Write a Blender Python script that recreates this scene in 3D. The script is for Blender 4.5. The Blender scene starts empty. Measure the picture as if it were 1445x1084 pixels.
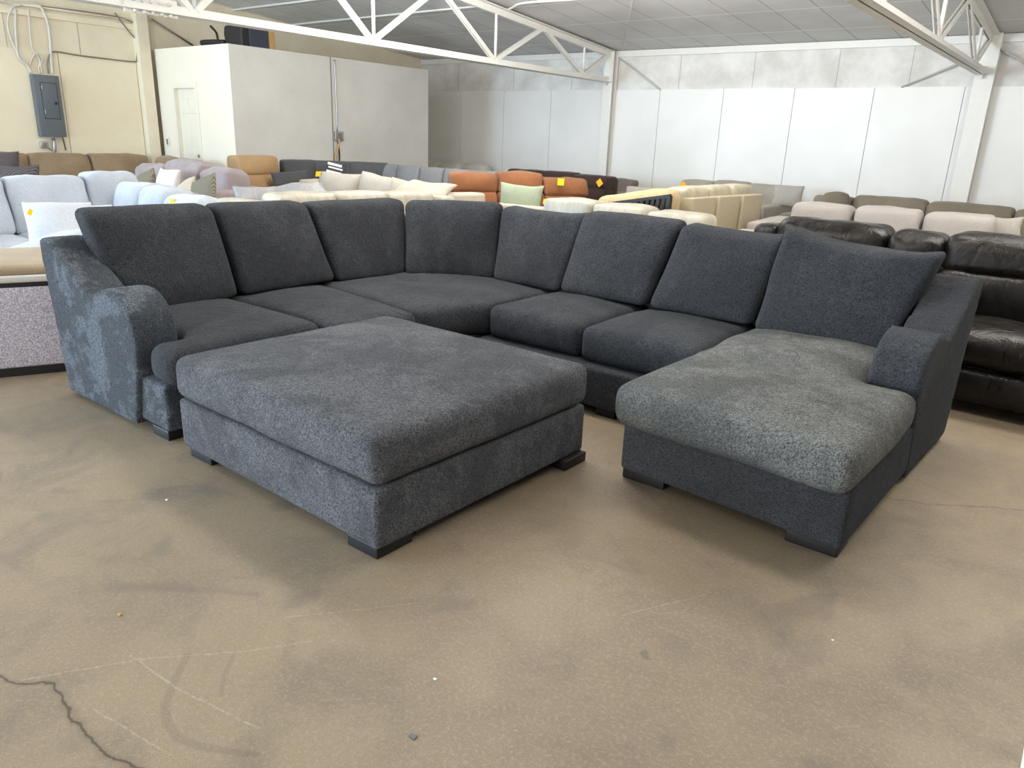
import bpy, bmesh, math, random
from mathutils import Vector, Matrix, noise

S = bpy.context.scene
C = S.collection
random.seed(7)

# ---------------------------------------------------------------- camera
FPX, PITCH, ROLL, YAW, EYE = 1054.0, 0.3164059, -0.03882695, -0.66012511, 1.42
fw0 = Vector((math.sin(YAW), math.cos(YAW), 0)); rt0 = Vector((math.cos(YAW), -math.sin(YAW), 0)); up0 = Vector((0, 0, 1))
FWD = math.cos(PITCH) * fw0 - math.sin(PITCH) * up0
dn0 = -math.sin(PITCH) * fw0 - math.cos(PITCH) * up0
RGT = math.cos(ROLL) * rt0 + math.sin(ROLL) * dn0
DWN = -math.sin(ROLL) * rt0 + math.cos(ROLL) * dn0
EYEV = Vector((0, 0, EYE))
cam_d = bpy.data.cameras.new('camera'); cam = bpy.data.objects.new('camera', cam_d); C.objects.link(cam)
M = Matrix((RGT, -DWN, -FWD)).transposed().to_4x4(); M.translation = EYEV
cam.matrix_world = M
cam_d.sensor_fit = 'HORIZONTAL'; cam_d.sensor_width = 36.0; cam_d.lens = FPX / 1445 * 36; cam_d.clip_start = 0.05; cam_d.clip_end = 200
S.camera = cam

def ray(px, py): return (px - 722.5) / FPX * RGT + (py - 542.0) / FPX * DWN + FWD
def at_z(px, py, z): v = ray(px, py); return EYEV + v * ((z - EYE) / v.z)
def at_y(px, py, y): v = ray(px, py); return EYEV + v * (y / v.y)
def at_x(px, py, x): v = ray(px, py); return EYEV + v * (x / v.x)

# ---------------------------------------------------------------- materials
class NT:
    def __init__(s, name):
        s.m = bpy.data.materials.new(name); s.m.use_nodes = True; s.t = s.m.node_tree; s.t.nodes.clear()
        s.out = s.n('ShaderNodeOutputMaterial'); s.b = s.n('ShaderNodeBsdfPrincipled'); s.l(s.b.outputs[0], s.out.inputs[0])
        s.tc = s.n('ShaderNodeTexCoord'); s.co = s.tc.outputs['Object']
    def n(s, t, **k):
        x = s.t.nodes.new(t)
        for a, v in k.items(): setattr(x, a, v)
        return x
    def l(s, a, b): s.t.links.new(a, b)
    def set(s, sock, v):
        if isinstance(v, bpy.types.NodeSocket): s.l(v, sock)
        else: sock.default_value = v
    def noise(s, scale, detail=3, rough=.55, co=None, dist=0):
        x = s.n('ShaderNodeTexNoise'); s.l(co or s.co, x.inputs['Vector'])
        x.inputs['Scale'].default_value = scale; x.inputs['Detail'].default_value = detail; x.inputs['Roughness'].default_value = rough; x.inputs['Distortion'].default_value = dist
        return x.outputs['Fac']
    def voro(s, scale, co=None, feature='F1'):
        x = s.n('ShaderNodeTexVoronoi', feature=feature); s.l(co or s.co, x.inputs['Vector']); x.inputs['Scale'].default_value = scale
        return x.outputs['Distance']
    def math(s, op, a, b=0.0, clamp=False):
        x = s.n('ShaderNodeMath', operation=op); x.use_clamp = clamp; s.set(x.inputs[0], a); s.set(x.inputs[1], b); return x.outputs[0]
    def ramp(s, fac, a, b, lo=0.0, hi=1.0):
        x = s.n('ShaderNodeMapRange'); x.interpolation_type = 'SMOOTHSTEP'; s.set(x.inputs['Value'], fac)
        x.inputs['From Min'].default_value = a; x.inputs['From Max'].default_value = b; x.inputs['To Min'].default_value = lo; x.inputs['To Max'].default_value = hi
        return x.outputs['Result']
    def mix(s, fac, a, b, mode='MIX'):
        x = s.n('ShaderNodeMix', data_type='RGBA', blend_type=mode); s.set(x.inputs['Factor'], fac)
        for i, v in ((6, a), (7, b)):
            if isinstance(v, bpy.types.NodeSocket): s.l(v, x.inputs[i])
            else: x.inputs[i].default_value = (*v, 1)
        return x.outputs[2]
    def bump(s, h, strength, dist):
        x = s.n('ShaderNodeBump'); s.l(h, x.inputs['Height']); x.inputs['Strength'].default_value = strength; x.inputs['Distance'].default_value = dist
        s.l(x.outputs[0], s.b.inputs['Normal']); return x
    def col(s, v): s.set(s.b.inputs['Base Color'], v if isinstance(v, bpy.types.NodeSocket) else (*v, 1))
    def p(s, **k):
        for a, v in k.items(): s.set(s.b.inputs[a.replace('_', ' ')], v)

def lin(r, g, b):
    f = lambda c: (c / 255 / 12.92) if c <= 10 else ((c / 255 + .055) / 1.055) ** 2.4
    return (f(r), f(g), f(b))
def sc(c, k): return tuple(min(1, x * k) for x in c)

def fabric(name, c, grain=160, var=.22, bump=.5, sheen=.15, rough=.95, blotch=2.5):
    m = NT(name)
    big = m.noise(blotch, 3, .6); fine = m.noise(grain, 2, .6)
    a = m.mix(m.ramp(big, .3, .7), sc(c, 1 - var), sc(c, 1 + var))
    a = m.mix(m.ramp(fine, .3, .7, 0, .35), a, sc(c, .6))
    m.col(a); m.p(Roughness=rough, Sheen_Weight=sheen, Sheen_Roughness=.5, Specular_IOR_Level=.15)
    m.bump(m.math('ADD', fine, m.math('MULTIPLY', m.noise(7, 2), .8)), bump, .006)
    return m.m
def sherpa(name, lo, hi, patch=2.2, seed=0.0, edge=.13):
    m = NT(name)
    mp = m.n('ShaderNodeMapping'); m.l(m.co, mp.inputs['Vector']); mp.inputs['Location'].default_value = (seed, seed * .7, seed * 1.3)
    co = mp.outputs[0]
    big = m.noise(patch, 4, .62, co, .6); mid = m.noise(14, 3, .6, co, .8)
    curl = m.noise(150, 2.5, .6, co, 1.2); tip = m.noise(430, 2, .6, co)
    f = m.math('ADD', m.math('MULTIPLY', big, .7), m.math('MULTIPLY', mid, .3))
    a = m.mix(m.ramp(f, .51 - edge, .51 + edge), lo, hi)
    a = m.mix(m.ramp(curl, .40, .60, .9, 0), a, sc(lo, .2))
    a = m.mix(m.ramp(tip, .52, .68, 0, .6), a, sc(hi, 2.0))
    m.col(a); m.p(Roughness=1.0, Sheen_Weight=.14, Sheen_Roughness=.5, Specular_IOR_Level=.08)
    m.p(Sheen_Tint=(.9, .95, 1, 1))
    h = m.math('ADD', m.math('MULTIPLY', curl, 1.0), m.math('MULTIPLY', tip, .35))
    h = m.math('ADD', h, m.math('MULTIPLY', mid, 1.2))
    m.bump(h, 1.0, .016)
    return m.m
def leather(name, c, rough=.38, wr=9, amt=.5):
    m = NT(name)
    mp = m.n('ShaderNodeMapping'); m.l(m.co, mp.inputs['Vector']); mp.inputs['Scale'].default_value = (1, 1, .35)
    w = m.noise(wr, 4, .6, mp.outputs[0], 1.2); f = m.voro(170)
    m.col(m.mix(m.ramp(w, .3, .7), sc(c, .82), sc(c, 1.12)))
    m.p(Roughness=m.ramp(w, .3, .7, rough - .06, rough + .1), Specular_IOR_Level=.5)
    m.bump(m.math('ADD', w, m.math('MULTIPLY', f, .06)), amt, .02)
    return m.m
def plain(name, c, rough=.6, metal=0, bump=0, bs=30, var=.06):
    m = NT(name)
    n = m.noise(bs, 3)
    m.col(m.mix(n, sc(c, 1 - var), sc(c, 1 + var))); m.p(Roughness=rough, Metallic=metal)
    if bump: m.bump(n, bump, .01)
    return m.m
def ribbed(name, c, c2, scale=24):
    m = NT(name)
    w = m.n('ShaderNodeTexWave', bands_direction='X'); m.l(m.co, w.inputs['Vector']); w.inputs['Scale'].default_value = scale; w.inputs['Distortion'].default_value = 1.5
    m.col(m.mix(w.outputs['Fac'], c2, c)); m.p(Roughness=.9); m.bump(w.outputs['Fac'], .6, .01)
    return m.m

MAT = {}
MAT['sherpa'] = sherpa('charcoal_sherpa', lin(58, 60, 66), lin(86, 89, 96))
MAT['sherpa_arm'] = sherpa('charcoal_sherpa_brushed_daylit', lin(70, 75, 83), lin(128, 138, 150), 2.8, 3.0, .05)  # brush patches, plus the bluish daylight on the left side put into the colour
MAT['sherpa_chaise'] = sherpa('charcoal_sherpa_pale', lin(108, 111, 112), lin(156, 158, 155), 2.6, 5.0, .1)  # lighter grey tone of the sherpa for the chaise cushion
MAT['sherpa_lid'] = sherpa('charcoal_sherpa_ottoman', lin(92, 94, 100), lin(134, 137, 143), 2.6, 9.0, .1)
MAT['black_leg'] = plain('black_plastic', (.006, .006, .007), .5)
MAT['white_paint'] = plain('white_painted_steel', lin(226, 224, 218), .45, 0, .1, 25, .05)
MAT['grey_steel'] = plain('grey_painted_steel', lin(196, 195, 192), .5, 0, .1, 20, .06)
MAT['galv'] = plain('galvanised_steel', lin(170, 170, 168), .35, .7)
MAT['cable_grey'] = plain('grey_cable', lin(128, 120, 110), .6)
MAT['joint_grey'] = plain('caulked_joint', lin(160, 156, 148), .8)
MAT['cable_white'] = plain('white_cable', lin(205, 198, 186), .6)
MAT['cable_yellow'] = plain('yellow_cord', lin(190, 150, 80), .6)
MAT['cable_red'] = plain('red_wire', lin(150, 60, 50), .6)
MAT['dark'] = plain('dark_metal', (.014, .013, .012), .6, 0, .4, 18, .3)
MAT['navy'] = plain('navy_panel', lin(52, 58, 72), .6)
MAT['wood'] = plain('bare_stud_wood', lin(176, 140, 90), .7, 0, .2, 14, .15)
MAT['panel_grey'] = plain('grey_enamel', lin(92, 98, 104), .45)
MAT['panel_door'] = plain('grey_enamel_door', lin(88, 94, 100), .42)
MAT['chrome'] = plain('brushed_metal', lin(150, 150, 150), .3, .9)
MAT['door_white'] = plain('white_door_paint', lin(234, 227, 210), .45)
MAT['tag_yellow'] = plain('yellow_tag_paper', lin(252, 205, 30), .7)
MAT['tag_orange'] = plain('orange_tag_paper', lin(245, 178, 40), .7)
MAT['leather_black'] = leather('black_leather', (.009, .0075, .0065), .3, 8, .6)
MAT['leather_black'].node_tree.nodes['Principled BSDF'].inputs['Specular IOR Level'].default_value = .32
MAT['leather_cream'] = leather('cream_leather', lin(180, 174, 158), .4, 7, .6)
MAT['leather_ivory'] = leather('ivory_leather', lin(186, 177, 154), .42, 7, .6)
MAT['back_tan'] = plain('tan_vinyl_back', lin(180, 168, 142), .6)
MAT['leather_silver'] = leather('silver_grey_leather', lin(150, 150, 152), .34, 10, .9)
MAT['suede_tan'] = fabric('tan_suede', lin(178, 146, 108), 90, .12, .3)
MAT['rust'] = fabric('rust_microfibre', lin(132, 86, 56), 80, .16, .5)
MAT['espresso'] = fabric('espresso_fabric', lin(62, 48, 42), 90, .12, .3)
MAT['brown'] = fabric('brown_microsuede', lin(148, 127, 102), 60, .14, .6)
MAT['pale'] = fabric('pale_grey_chenille', lin(184, 191, 200), 90, .1, .5, .3)
MAT['pale_light'] = fabric('pale_grey_pillow', lin(196, 201, 209), 90, .06, .4, .3)
MAT['lavender'] = fabric('lavender_grey_fabric', lin(168, 168, 180), 70, .08, .4, .2)
MAT['mauve'] = fabric('mauve_grey_fabric', lin(160, 148, 148), 70, .14, .6)
MAT['olive_rib'] = ribbed('olive_ribbed_fabric', lin(150, 142, 122), lin(104, 98, 84))
MAT['dark_rib'] = ribbed('dark_ribbed_fabric', lin(110, 104, 104), lin(68, 64, 66))
MAT['plum'] = fabric('dark_plum_fabric', lin(92, 82, 84), 90, .1, .3)
MAT['blush'] = fabric('blush_white_fabric', lin(222, 212, 206), 90, .06, .3)
MAT['cream_rib'] = ribbed('cream_pleated_fabric', lin(218, 204, 184), lin(186, 170, 148), 18)
MAT['charcoal'] = fabric('charcoal_weave', lin(82, 82, 83), 110, .1, .3)
MAT['slate'] = fabric('slate_grey_weave', lin(122, 123, 125), 110, .1, .3)
MAT['taupe'] = fabric('taupe_linen', lin(176, 168, 156), 120, .08, .3)
MAT['oat'] = fabric('oatmeal_weave', lin(182, 173, 158), 110, .1, .4)
MAT['offwhite'] = fabric('off_white_fabric', lin(214, 208, 196), 100, .06, .3)
MAT['sage'] = fabric('sage_green_fabric', lin(152, 160, 136), 100, .08, .4)
MAT['taupe_dark'] = fabric('taupe_brown_fabric', lin(124, 116, 102), 100, .12, .4)
MAT['grey_warm'] = fabric('warm_grey_fabric', lin(166, 160, 150), 100, .1, .3)
MAT['ash'] = fabric('ash_grey_fabric', lin(126, 118, 110), 100, .1, .3)
MAT['pinkbeige'] = fabric('pinkish_beige_fabric', lin(170, 163, 157), 110, .05, .2)
MAT['lightgrey'] = fabric('light_grey_fabric', lin(172, 168, 161), 100, .06, .3)
MAT['fur_cream'] = fabric('cream_plush', lin(186, 164, 124), 60, .2, .8)
MAT['tan_linen'] = fabric('tan_linen', lin(168, 150, 126), 140, .12, .4)
MAT['white_felt'] = fabric('white_felt', lin(206, 204, 200), 120, .08, .4)
MAT['print_white'] = plain('white_print', lin(226, 226, 222), .6)
MAT['print_black'] = plain('black_print', (.02, .02, .022), .5)
MAT['print_blue'] = plain('blue_print', lin(40, 74, 96), .5)

def tweed():
    m = NT('lavender_tweed')
    v = m.noise(150, 2, .7); w = m.noise(60, 3, .7); big = m.noise(4, 2)
    a = m.mix(m.ramp(v, .38, .62), lin(138, 134, 148), lin(214, 210, 220)); a = m.mix(m.ramp(w, .4, .7, 0, .4), a, lin(150, 144, 156))
    m.col(a); m.p(Roughness=.95); m.bump(v, .5, .006); return m.m
MAT['tweed'] = tweed()

def wall_board():
    m = NT('white_wall_board')
    n = m.noise(.9, 3, .5); f = m.noise(40, 2)
    a = m.mix(m.ramp(n, .3, .7), lin(222, 221, 216), lin(232, 231, 227)); m.col(a)
    m.p(Roughness=.36, Specular_IOR_Level=.4); m.bump(n, .25, .03); return m.m
MAT['board'] = wall_board()
def wall_paint(name, c, c2, rough=.75, scuff=.5, sc_=1.7):
    m = NT(name)
    n = m.noise(sc_, 5, .65); f = m.noise(11, 4, .7); g = m.noise(2.3, 2, .5)
    a = m.mix(m.ramp(n, .3, .75), c, c2)
    mark = m.math('MULTIPLY', m.ramp(f, .68, .74), m.ramp(g, .5, .62))
    a = m.mix(m.math('MULTIPLY', mark, scuff), a, lin(96, 88, 78)); m.col(a); m.p(Roughness=rough); m.bump(f, .12, .01); return m.m
MAT['concrete_wall'] = wall_paint('painted_tilt_up_concrete', lin(204, 201, 194), lin(234, 232, 228), .7, .9)
MAT['cream_wall'] = wall_paint('cream_painted_wall', lin(222, 210, 184), lin(232, 222, 198), .6, .8)
MAT['cream_board'] = wall_paint('cream_wall_board', lin(226, 214, 186), lin(234, 224, 200), .55, .0, .8)
MAT['office_white'] = wall_paint('office_white_paint', lin(236, 227, 208), lin(240, 232, 215), .6, .0, .8)
MAT['office_side'] = wall_paint('office_side_shaded', lin(206, 204, 198), lin(220, 218, 212), .6, .15, .9)  # greyer than the front: the side's shade is put into its colour

def ceiling_mat():
    m = NT('ceiling_panels')
    sep = m.n('ShaderNodeSeparateXYZ'); m.l(m.co, sep.inputs[0])
    def line(axis, period, off, w):
        x = m.math('FRACT', m.math('DIVIDE', m.math('ADD', sep.outputs[axis], off), period))
        x = m.math('ABSOLUTE', m.math('SUBTRACT', x, .5)); return m.math('GREATER_THAN', x, .5 - w / period)
    ly = line('Y', 1.22, 0.0, .016); lx = line('X', .61, .0, .008)
    n = m.noise(.8, 4, .6); f = m.noise(5, 4, .7); g = m.noise(1.1, 2)
    a = m.mix(m.ramp(n, .3, .7), lin(206, 206, 205), lin(222, 222, 221))
    a = m.mix(m.math('MULTIPLY', lx, .6), a, lin(120, 119, 117)); a = m.mix(m.math('MULTIPLY', ly, .85), a, lin(246, 246, 244))
    mk = m.math('MULTIPLY', m.ramp(f, .7, .74), m.ramp(g, .52, .6)); a = m.mix(m.math('MULTIPLY', mk, .6), a, lin(80, 76, 70))
    m.col(a); m.p(Roughness=.8); return m.m
MAT['ceiling'] = ceiling_mat()

def floor_mat():
    m = NT('polished_concrete')
    n1 = m.noise(.55, 4, .6, None, .3); n2 = m.noise(3.2, 5, .65, None, .5); n3 = m.noise(75, 5, .72); n4 = m.noise(260, 3, .65); n5 = m.noise(1.4, 3, .6, None, 1.5)
    a = m.mix(m.ramp(n1, .35, .68), lin(137, 122, 102), lin(156, 140, 116))
    a = m.mix(m.ramp(n2, .42, .72, 0, .55), a, lin(118, 110, 100))
    a = m.mix(m.ramp(n3, .46, .7, 0, .5), a, lin(172, 161, 142)); a = m.mix(m.ramp(n4, .5, .68, 0, .55), a, lin(98, 89, 78))
    a = m.mix(m.ramp(n5, .58, .7, 0, .45), a, lin(108, 102, 96))
    warp = m.n('ShaderNodeTexNoise'); m.l(m.co, warp.inputs['Vector']); warp.inputs['Scale'].default_value = 20; warp.inputs['Detail'].default_value = 4
    def dist(pts, jag):
        wv = m.n('ShaderNodeVectorMath', operation='SUBTRACT'); m.l(warp.outputs['Color'], wv.inputs[0]); wv.inputs[1].default_value = (.5, .5, .5)
        wm = m.n('ShaderNodeVectorMath', operation='MULTIPLY'); m.l(wv.outputs[0], wm.inputs[0]); wm.inputs[1].default_value = (jag, jag, 0)
        wa = m.n('ShaderNodeVectorMath', operation='ADD'); m.l(m.co, wa.inputs[0]); m.l(wm.outputs[0], wa.inputs[1])
        best = None
        for p, q in zip(pts, pts[1:]):
            p = Vector((p[0], p[1], 0)); q = Vector((q[0], q[1], 0)); ba = q - p
            pa = m.n('ShaderNodeVectorMath', operation='SUBTRACT'); m.l(wa.outputs[0], pa.inputs[0]); pa.inputs[1].default_value = p
            dt = m.n('ShaderNodeVectorMath', operation='DOT_PRODUCT'); m.l(pa.outputs[0], dt.inputs[0]); dt.inputs[1].default_value = ba / ba.length_squared
            h = m.math('MULTIPLY', dt.outputs['Value'], 1.0, True)
            s = m.n('ShaderNodeVectorMath', operation='SCALE'); s.inputs[0].default_value = ba; m.l(h, s.inputs['Scale'])
            d = m.n('ShaderNodeVectorMath', operation='DISTANCE'); m.l(pa.outputs[0], d.inputs[0]); m.l(s.outputs[0], d.inputs[1])
            best = d.outputs['Value'] if best is None else m.math('MINIMUM', best, d.outputs['Value'])
        return best
    fl = lambda L: [at_z(x, y, 0)[:2] for x, y in L]
    crack = dist(fl([(-40, 940), (25, 966), (72, 965), (92, 990), (108, 1016), (140, 1060), (165, 1070), (230, 1100)]), .05)
    a = m.mix(m.ramp(crack, .004, .02, .5, 0), a, lin(120, 106, 90)); a = m.mix(m.ramp(crack, .001, .006, .7, 0), a, lin(58, 50, 42))
    skid = dist(fl([(264, 925), (246, 962), (233, 995), (236, 1020), (250, 1042), (290, 1055), (360, 1066)]), .004)
    a = m.mix(m.ramp(skid, .006, .016, .25, 0), a, lin(96, 90, 82))
    skid2 = dist(fl([(330, 925), (315, 955), (313, 982)]), .004)
    a = m.mix(m.ramp(skid2, .003, .010, .22, 0), a, lin(96, 90, 82))
    for L, k in (([(30, 960), (200, 930), (340, 920), (440, 905)], .45), ([(185, 925), (250, 972), (365, 1028)], .5), ([(130, 1000), (240, 1065)], .4), ([(400, 872), (600, 850)], .35), ([(1000, 838), (880, 868)], .3)):
        d = dist(fl(L), .01); a = m.mix(m.math('MULTIPLY', m.ramp(d, .001, .004, k, 0), m.ramp(n3, .35, .6)), a, lin(190, 179, 160))
    far = dist([at_z(x, y, 0)[:2] for x, y in [(1240, 700), (1310, 712), (1380, 715), (1470, 722)]], .05)
    a = m.mix(m.ramp(far, .003, .009, .5, 0), a, lin(90, 80, 66))
    stain = dist(fl([(908, 922), (912, 928)]), .03); a = m.mix(m.ramp(stain, .008, .016, .5, 0), a, lin(90, 84, 78))
    st2 = dist(fl([(395, 715), (410, 712)]), .06); a = m.mix(m.ramp(st2, .02, .06, .35, 0), a, lin(104, 98, 90))
    m.col(a); m.p(Roughness=m.ramp(n2, .3, .7, .42, .62), Specular_IOR_Level=.35)
    h = m.math('ADD', m.math('MULTIPLY', n3, .5), m.math('MULTIPLY', m.ramp(crack, .001, .006, 0, 1), 1.5))
    m.bump(h, .22, .006); return m.m
MAT['floor'] = floor_mat()

# ---------------------------------------------------------------- object helpers
def thing(name, label, cat, loc, group=None):
    o = bpy.data.objects.new(name, None); C.objects.link(o); o.location = loc; o.empty_display_size = .1
    o['label'] = label; o['category'] = cat
    if group: o['group'] = group
    return o
def tag(o, label, cat, group=None):
    o['label'] = label; o['category'] = cat
    if group: o['group'] = group
    return o
def obj(name, bm, mat, parent=None, smooth=True, label=None, kind=None, origin=None):
    off = Vector((0, 0, 0)); p = parent
    while p is not None: off += Vector(p.location); p = p.parent
    loc = Vector(origin) - off if origin is not None else Vector((0, 0, 0))
    bmesh.ops.translate(bm, vec=-(off + loc), verts=bm.verts)
    bmesh.ops.recalc_face_normals(bm, faces=bm.faces)
    me = bpy.data.meshes.new(name); bm.to_mesh(me); bm.free()
    me.materials.append(MAT[mat] if isinstance(mat, str) else mat)
    if smooth:
        for f in me.polygons: f.use_smooth = True
    o = bpy.data.objects.new(name, me); C.objects.link(o); o.location = loc
    if parent: o.parent = parent
    if label: o['label'] = label
    if kind: o['kind'] = kind
    return o
def struct(name, bm, mat, parent=None, smooth=False): return obj(name, bm, mat, parent, smooth, None, 'structure' if parent is None else None)

def axis_vals(h, r, n):
    f = min(.98, r / h); a = [-1, -1 + .12 * f, -1 + .32 * f, -1 + .6 * f]
    return a + [-(1 - f) + 2 * (1 - f) * i / n for i in range(n + 1)] + [-x for x in reversed(a)]
def hexbox(c8, r, bulge=(0,) * 6, n=8, amp=0.0, fs=3.0, seed=0.0, bm=None, sag=0.0, fold=0.0):
    """rounded, crowned box spanned by eight corners: bottom four counter-clockwise, then top four"""
    c = [Vector(p) for p in c8]
    L = lambda pr: max(.001, sum((c[a] - c[b]).length for a, b in pr) / len(pr) / 2)
    h = (L([(0, 1), (3, 2), (4, 5), (7, 6)]), L([(0, 3), (1, 2), (4, 7), (5, 6)]), L([(0, 4), (1, 5), (2, 6), (3, 7)]))
    r = min(r, *[x * .98 for x in h])
    bm = bm or bmesh.new()
    T = [axis_vals(h[i], r, n if h[i] > .06 else 2) for i in range(3)]
    cache = {}
    def vert(t):
        k = tuple(round(x, 5) for x in t)
        if k in cache: return cache[k]
        p = [t[i] * h[i] for i in range(3)]
        q = [max(-(h[i] - r), min(h[i] - r, p[i])) for i in range(3)]
        d = Vector([p[i] - q[i] for i in range(3)]); d.normalize()
        u = [(q[i] + d[i] * r) / h[i] for i in range(3)]
        w = list(u)
        for i in range(3):
            j, k2 = (i + 1) % 3, (i + 2) % 3
            b = bulge[2 * i + (1 if u[i] > 0 else 0)]
            if b: w[i] += (u[i]) * b / h[i] * (1 - u[j] ** 2) * (1 - u[k2] ** 2)
        a, bb, cc = [(x + 1) / 2 for x in w]
        bot = c[0] * (1 - a) * (1 - bb) + c[1] * a * (1 - bb) + c[2] * a * bb + c[3] * (1 - a) * bb
        top = c[4] * (1 - a) * (1 - bb) + c[5] * a * (1 - bb) + c[6] * a * bb + c[7] * (1 - a) * bb
        v = bot * (1 - cc) + top * cc
        if sag: v.z -= sag * (1 - abs(u[0]) ** 2.5) * max(0, (u[2] + 1) / 2) ** 2
        if fold: v += Vector((bot - top).cross(c[1] - c[0]).normalized()) * fold * math.sin(u[0] * 17 + seed + 2 * u[2]) * max(0, -u[2] + .3) * (1 - u[0] ** 4)
        if amp: v = v + noise.noise_vector(v * fs + Vector((seed, seed * 1.7, -seed))) * amp
        cache[k] = bm.verts.new(v); return cache[k]
    for i in range(3):
        j, k = (i + 1) % 3, (i + 2) % 3
        for s in (-1, 1):
            for a0, a1 in zip(T[j], T[j][1:]):
                for b0, b1 in zip(T[k], T[k][1:]):
                    q = []
                    for (a, b) in ((a0, b0), (a1, b0), (a1, b1), (a0, b1)):
                        t = [0, 0, 0]; t[i] = s; t[j] = a; t[k] = b; q.append(vert(t))
                    q = list(dict.fromkeys(q))
                    if len(q) > 2:
                        try: bm.faces.new(q)
                        except ValueError: pass
    return bm
def box(x0, y0, z0, x1, y1, z1, bm=None):
    bm = bm or bmesh.new()
    v = [bm.verts.new(p) for p in ((x0, y0, z0), (x1, y0, z0), (x1, y1, z0), (x0, y1, z0), (x0, y0, z1), (x1, y0, z1), (x1, y1, z1), (x0, y1, z1))]
    for f in ((0, 3, 2, 1), (4, 5, 6, 7), (0, 1, 5, 4), (1, 2, 6, 5), (2, 3, 7, 6), (3, 0, 4, 7)): bm.faces.new([v[i] for i in f])
    return bm
def hexa(c8, bm=None):
    bm = bm or bmesh.new(); v = [bm.verts.new(p) for p in c8]
    for f in ((0, 3, 2, 1), (4, 5, 6, 7), (0, 1, 5, 4), (1, 2, 6, 5), (2, 3, 7, 6), (3, 0, 4, 7)): bm.faces.new([v[i] for i in f])
    return bm
def rbox(x0, y0, z0, x1, y1, z1, r=.01, **k):
    return hexbox([(x0, y0, z0), (x1, y0, z0), (x1, y1, z0), (x0, y1, z0), (x0, y0, z1), (x1, y0, z1), (x1, y1, z1), (x0, y1, z1)], r, **k)
def bar(p, q, w, h, up=(0, 0, 1), bm=None):
    p, q = Vector(p), Vector(q); d = (q - p).normalized(); s = d.cross(Vector(up))
    if s.length < 1e-4: s = d.cross(Vector((1, 0, 0)))
    s.normalize(); u = s.cross(d)
    s, u = s * w / 2, u * h / 2
    return hexa([p - s - u, p + s - u, q + s - u, q - s - u, p - s + u, p + s + u, q + s + u, q - s + u], bm)
def smooth_path(P, k=6):
    P = [Vector(p) for p in P]; out = []
    for i in range(len(P) - 1):
        a, b, c, d = P[max(0, i - 1)], P[i], P[i + 1], P[min(len(P) - 1, i + 2)]
        for j in range(k):
            t = j / k
            out.append(.5 * ((2 * b) + (c - a) * t + (2 * a - 5 * b + 4 * c - d) * t * t + (3 * b - a - 3 * c + d) * t ** 3))
    return out + [P[-1]]
def tube(P, r, n=8, bm=None, curve=True):
    P = smooth_path(P) if curve and len(P) > 2 else [Vector(p) for p in P]
    bm = bm or bmesh.new(); rings = []; prev = None
    for i, p in enumerate(P):
        d = (P[min(i + 1, len(P) - 1)] - P[max(i - 1, 0)]).normalized()
        s = prev - d * prev.dot(d) if prev is not None else d.orthogonal()
        s.normalize(); prev = s; u = d.cross(s)
        rings.append([bm.verts.new(p + (s * math.cos(2 * math.pi * j / n) + u * math.sin(2 * math.pi * j / n)) * r) for j in range(n)])
    for a, b in zip(rings, rings[1:]):
        for j in range(n): bm.faces.new((a[j], a[(j + 1) % n], b[(j + 1) % n], b[j]))
    bm.faces.new(rings[0][::-1]); bm.faces.new(rings[-1]); return bm
def extrude_profile(prof, thick, place):
    n0 = len(prof); P = [Vector((a, b)) for a, b in prof]; D = []
    for i in range(n0):
        a, b, c, d = P[i - 1], P[i], P[(i + 1) % n0], P[(i + 2) % n0]
        for j in range(3):
            t = j / 3; D.append(.5 * ((2 * b) + (c - a) * t + (2 * a - 5 * b + 4 * c - d) * t * t + (3 * b - a - 3 * c + d) * t ** 3))
    bm = bmesh.new(); n = len(D)
    f = [bm.verts.new(place(p.x, 0, p.y)) for p in D]; g = [bm.verts.new(place(p.x, thick, p.y)) for p in D]
    for j in range(n): bm.faces.new((f[j], f[(j + 1) % n], g[(j + 1) % n], g[j]))
    caps = [bm.faces.new(f), bm.faces.new(g[::-1])]
    bmesh.ops.triangulate(bm, faces=caps, ngon_method='EAR_CLIP')
    return bm
def pillow(c, right, up, w, h, t, n=14, seed=0.0, amp=.012, ear=.05, bm=None, sag=0.0):
    """stuffed knife-edge cushion centred at c"""
    c = Vector(c); X = Vector(right).normalized(); Z = Vector(up); Z = (Z - X * Z.dot(X)).normalized(); Y = X.cross(Z)
    bm = bm or bmesh.new(); g = {}
    for s in (1, -1):
        for i in range(n + 1):
            for j in range(n + 1):
                u = math.sin((i / n - .5) * math.pi); v = math.sin((j / n - .5) * math.pi)
                edge = i in (0, n) or j in (0, n)
                if edge and (0, i, j) in g: g[(s, i, j)] = g[(0, i, j)]; continue
                x = w / 2 * u * (1 - ear * 1.6 * (1 - v * v) * u * u); z = h / 2 * v * (1 - ear * 1.6 * (1 - u * u) * v * v)
                z -= sag * (1 - u * u) * (v + 1) / 2
                th = t / 2 * max(0.0, (1 - u * u) * (1 - v * v)) ** .42
                p = c + X * x + Z * z + Y * th * s
                p += noise.noise_vector(p * 5 + Vector((seed, seed, seed))) * amp
                g[(s, i, j)] = bm.verts.new(p)
                if edge: g[(0, i, j)] = g[(s, i, j)]
        for i in range(n):
            for j in range(n):
                q = [g[(s, i, j)], g[(s, i + 1, j)], g[(s, i + 1, j + 1)], g[(s, i, j + 1)]]
                bm.faces.new(q if s > 0 else q[::-1])
    return bm
def soften(o, voxel=.018, it=8):
    m = o.modifiers.new('remesh', 'REMESH'); m.mode = 'VOXEL'; m.voxel_size = voxel; m.use_smooth_shade = True
    s = o.modifiers.new('smooth', 'SMOOTH'); s.iterations = it; s.factor = .5
    return o
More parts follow.
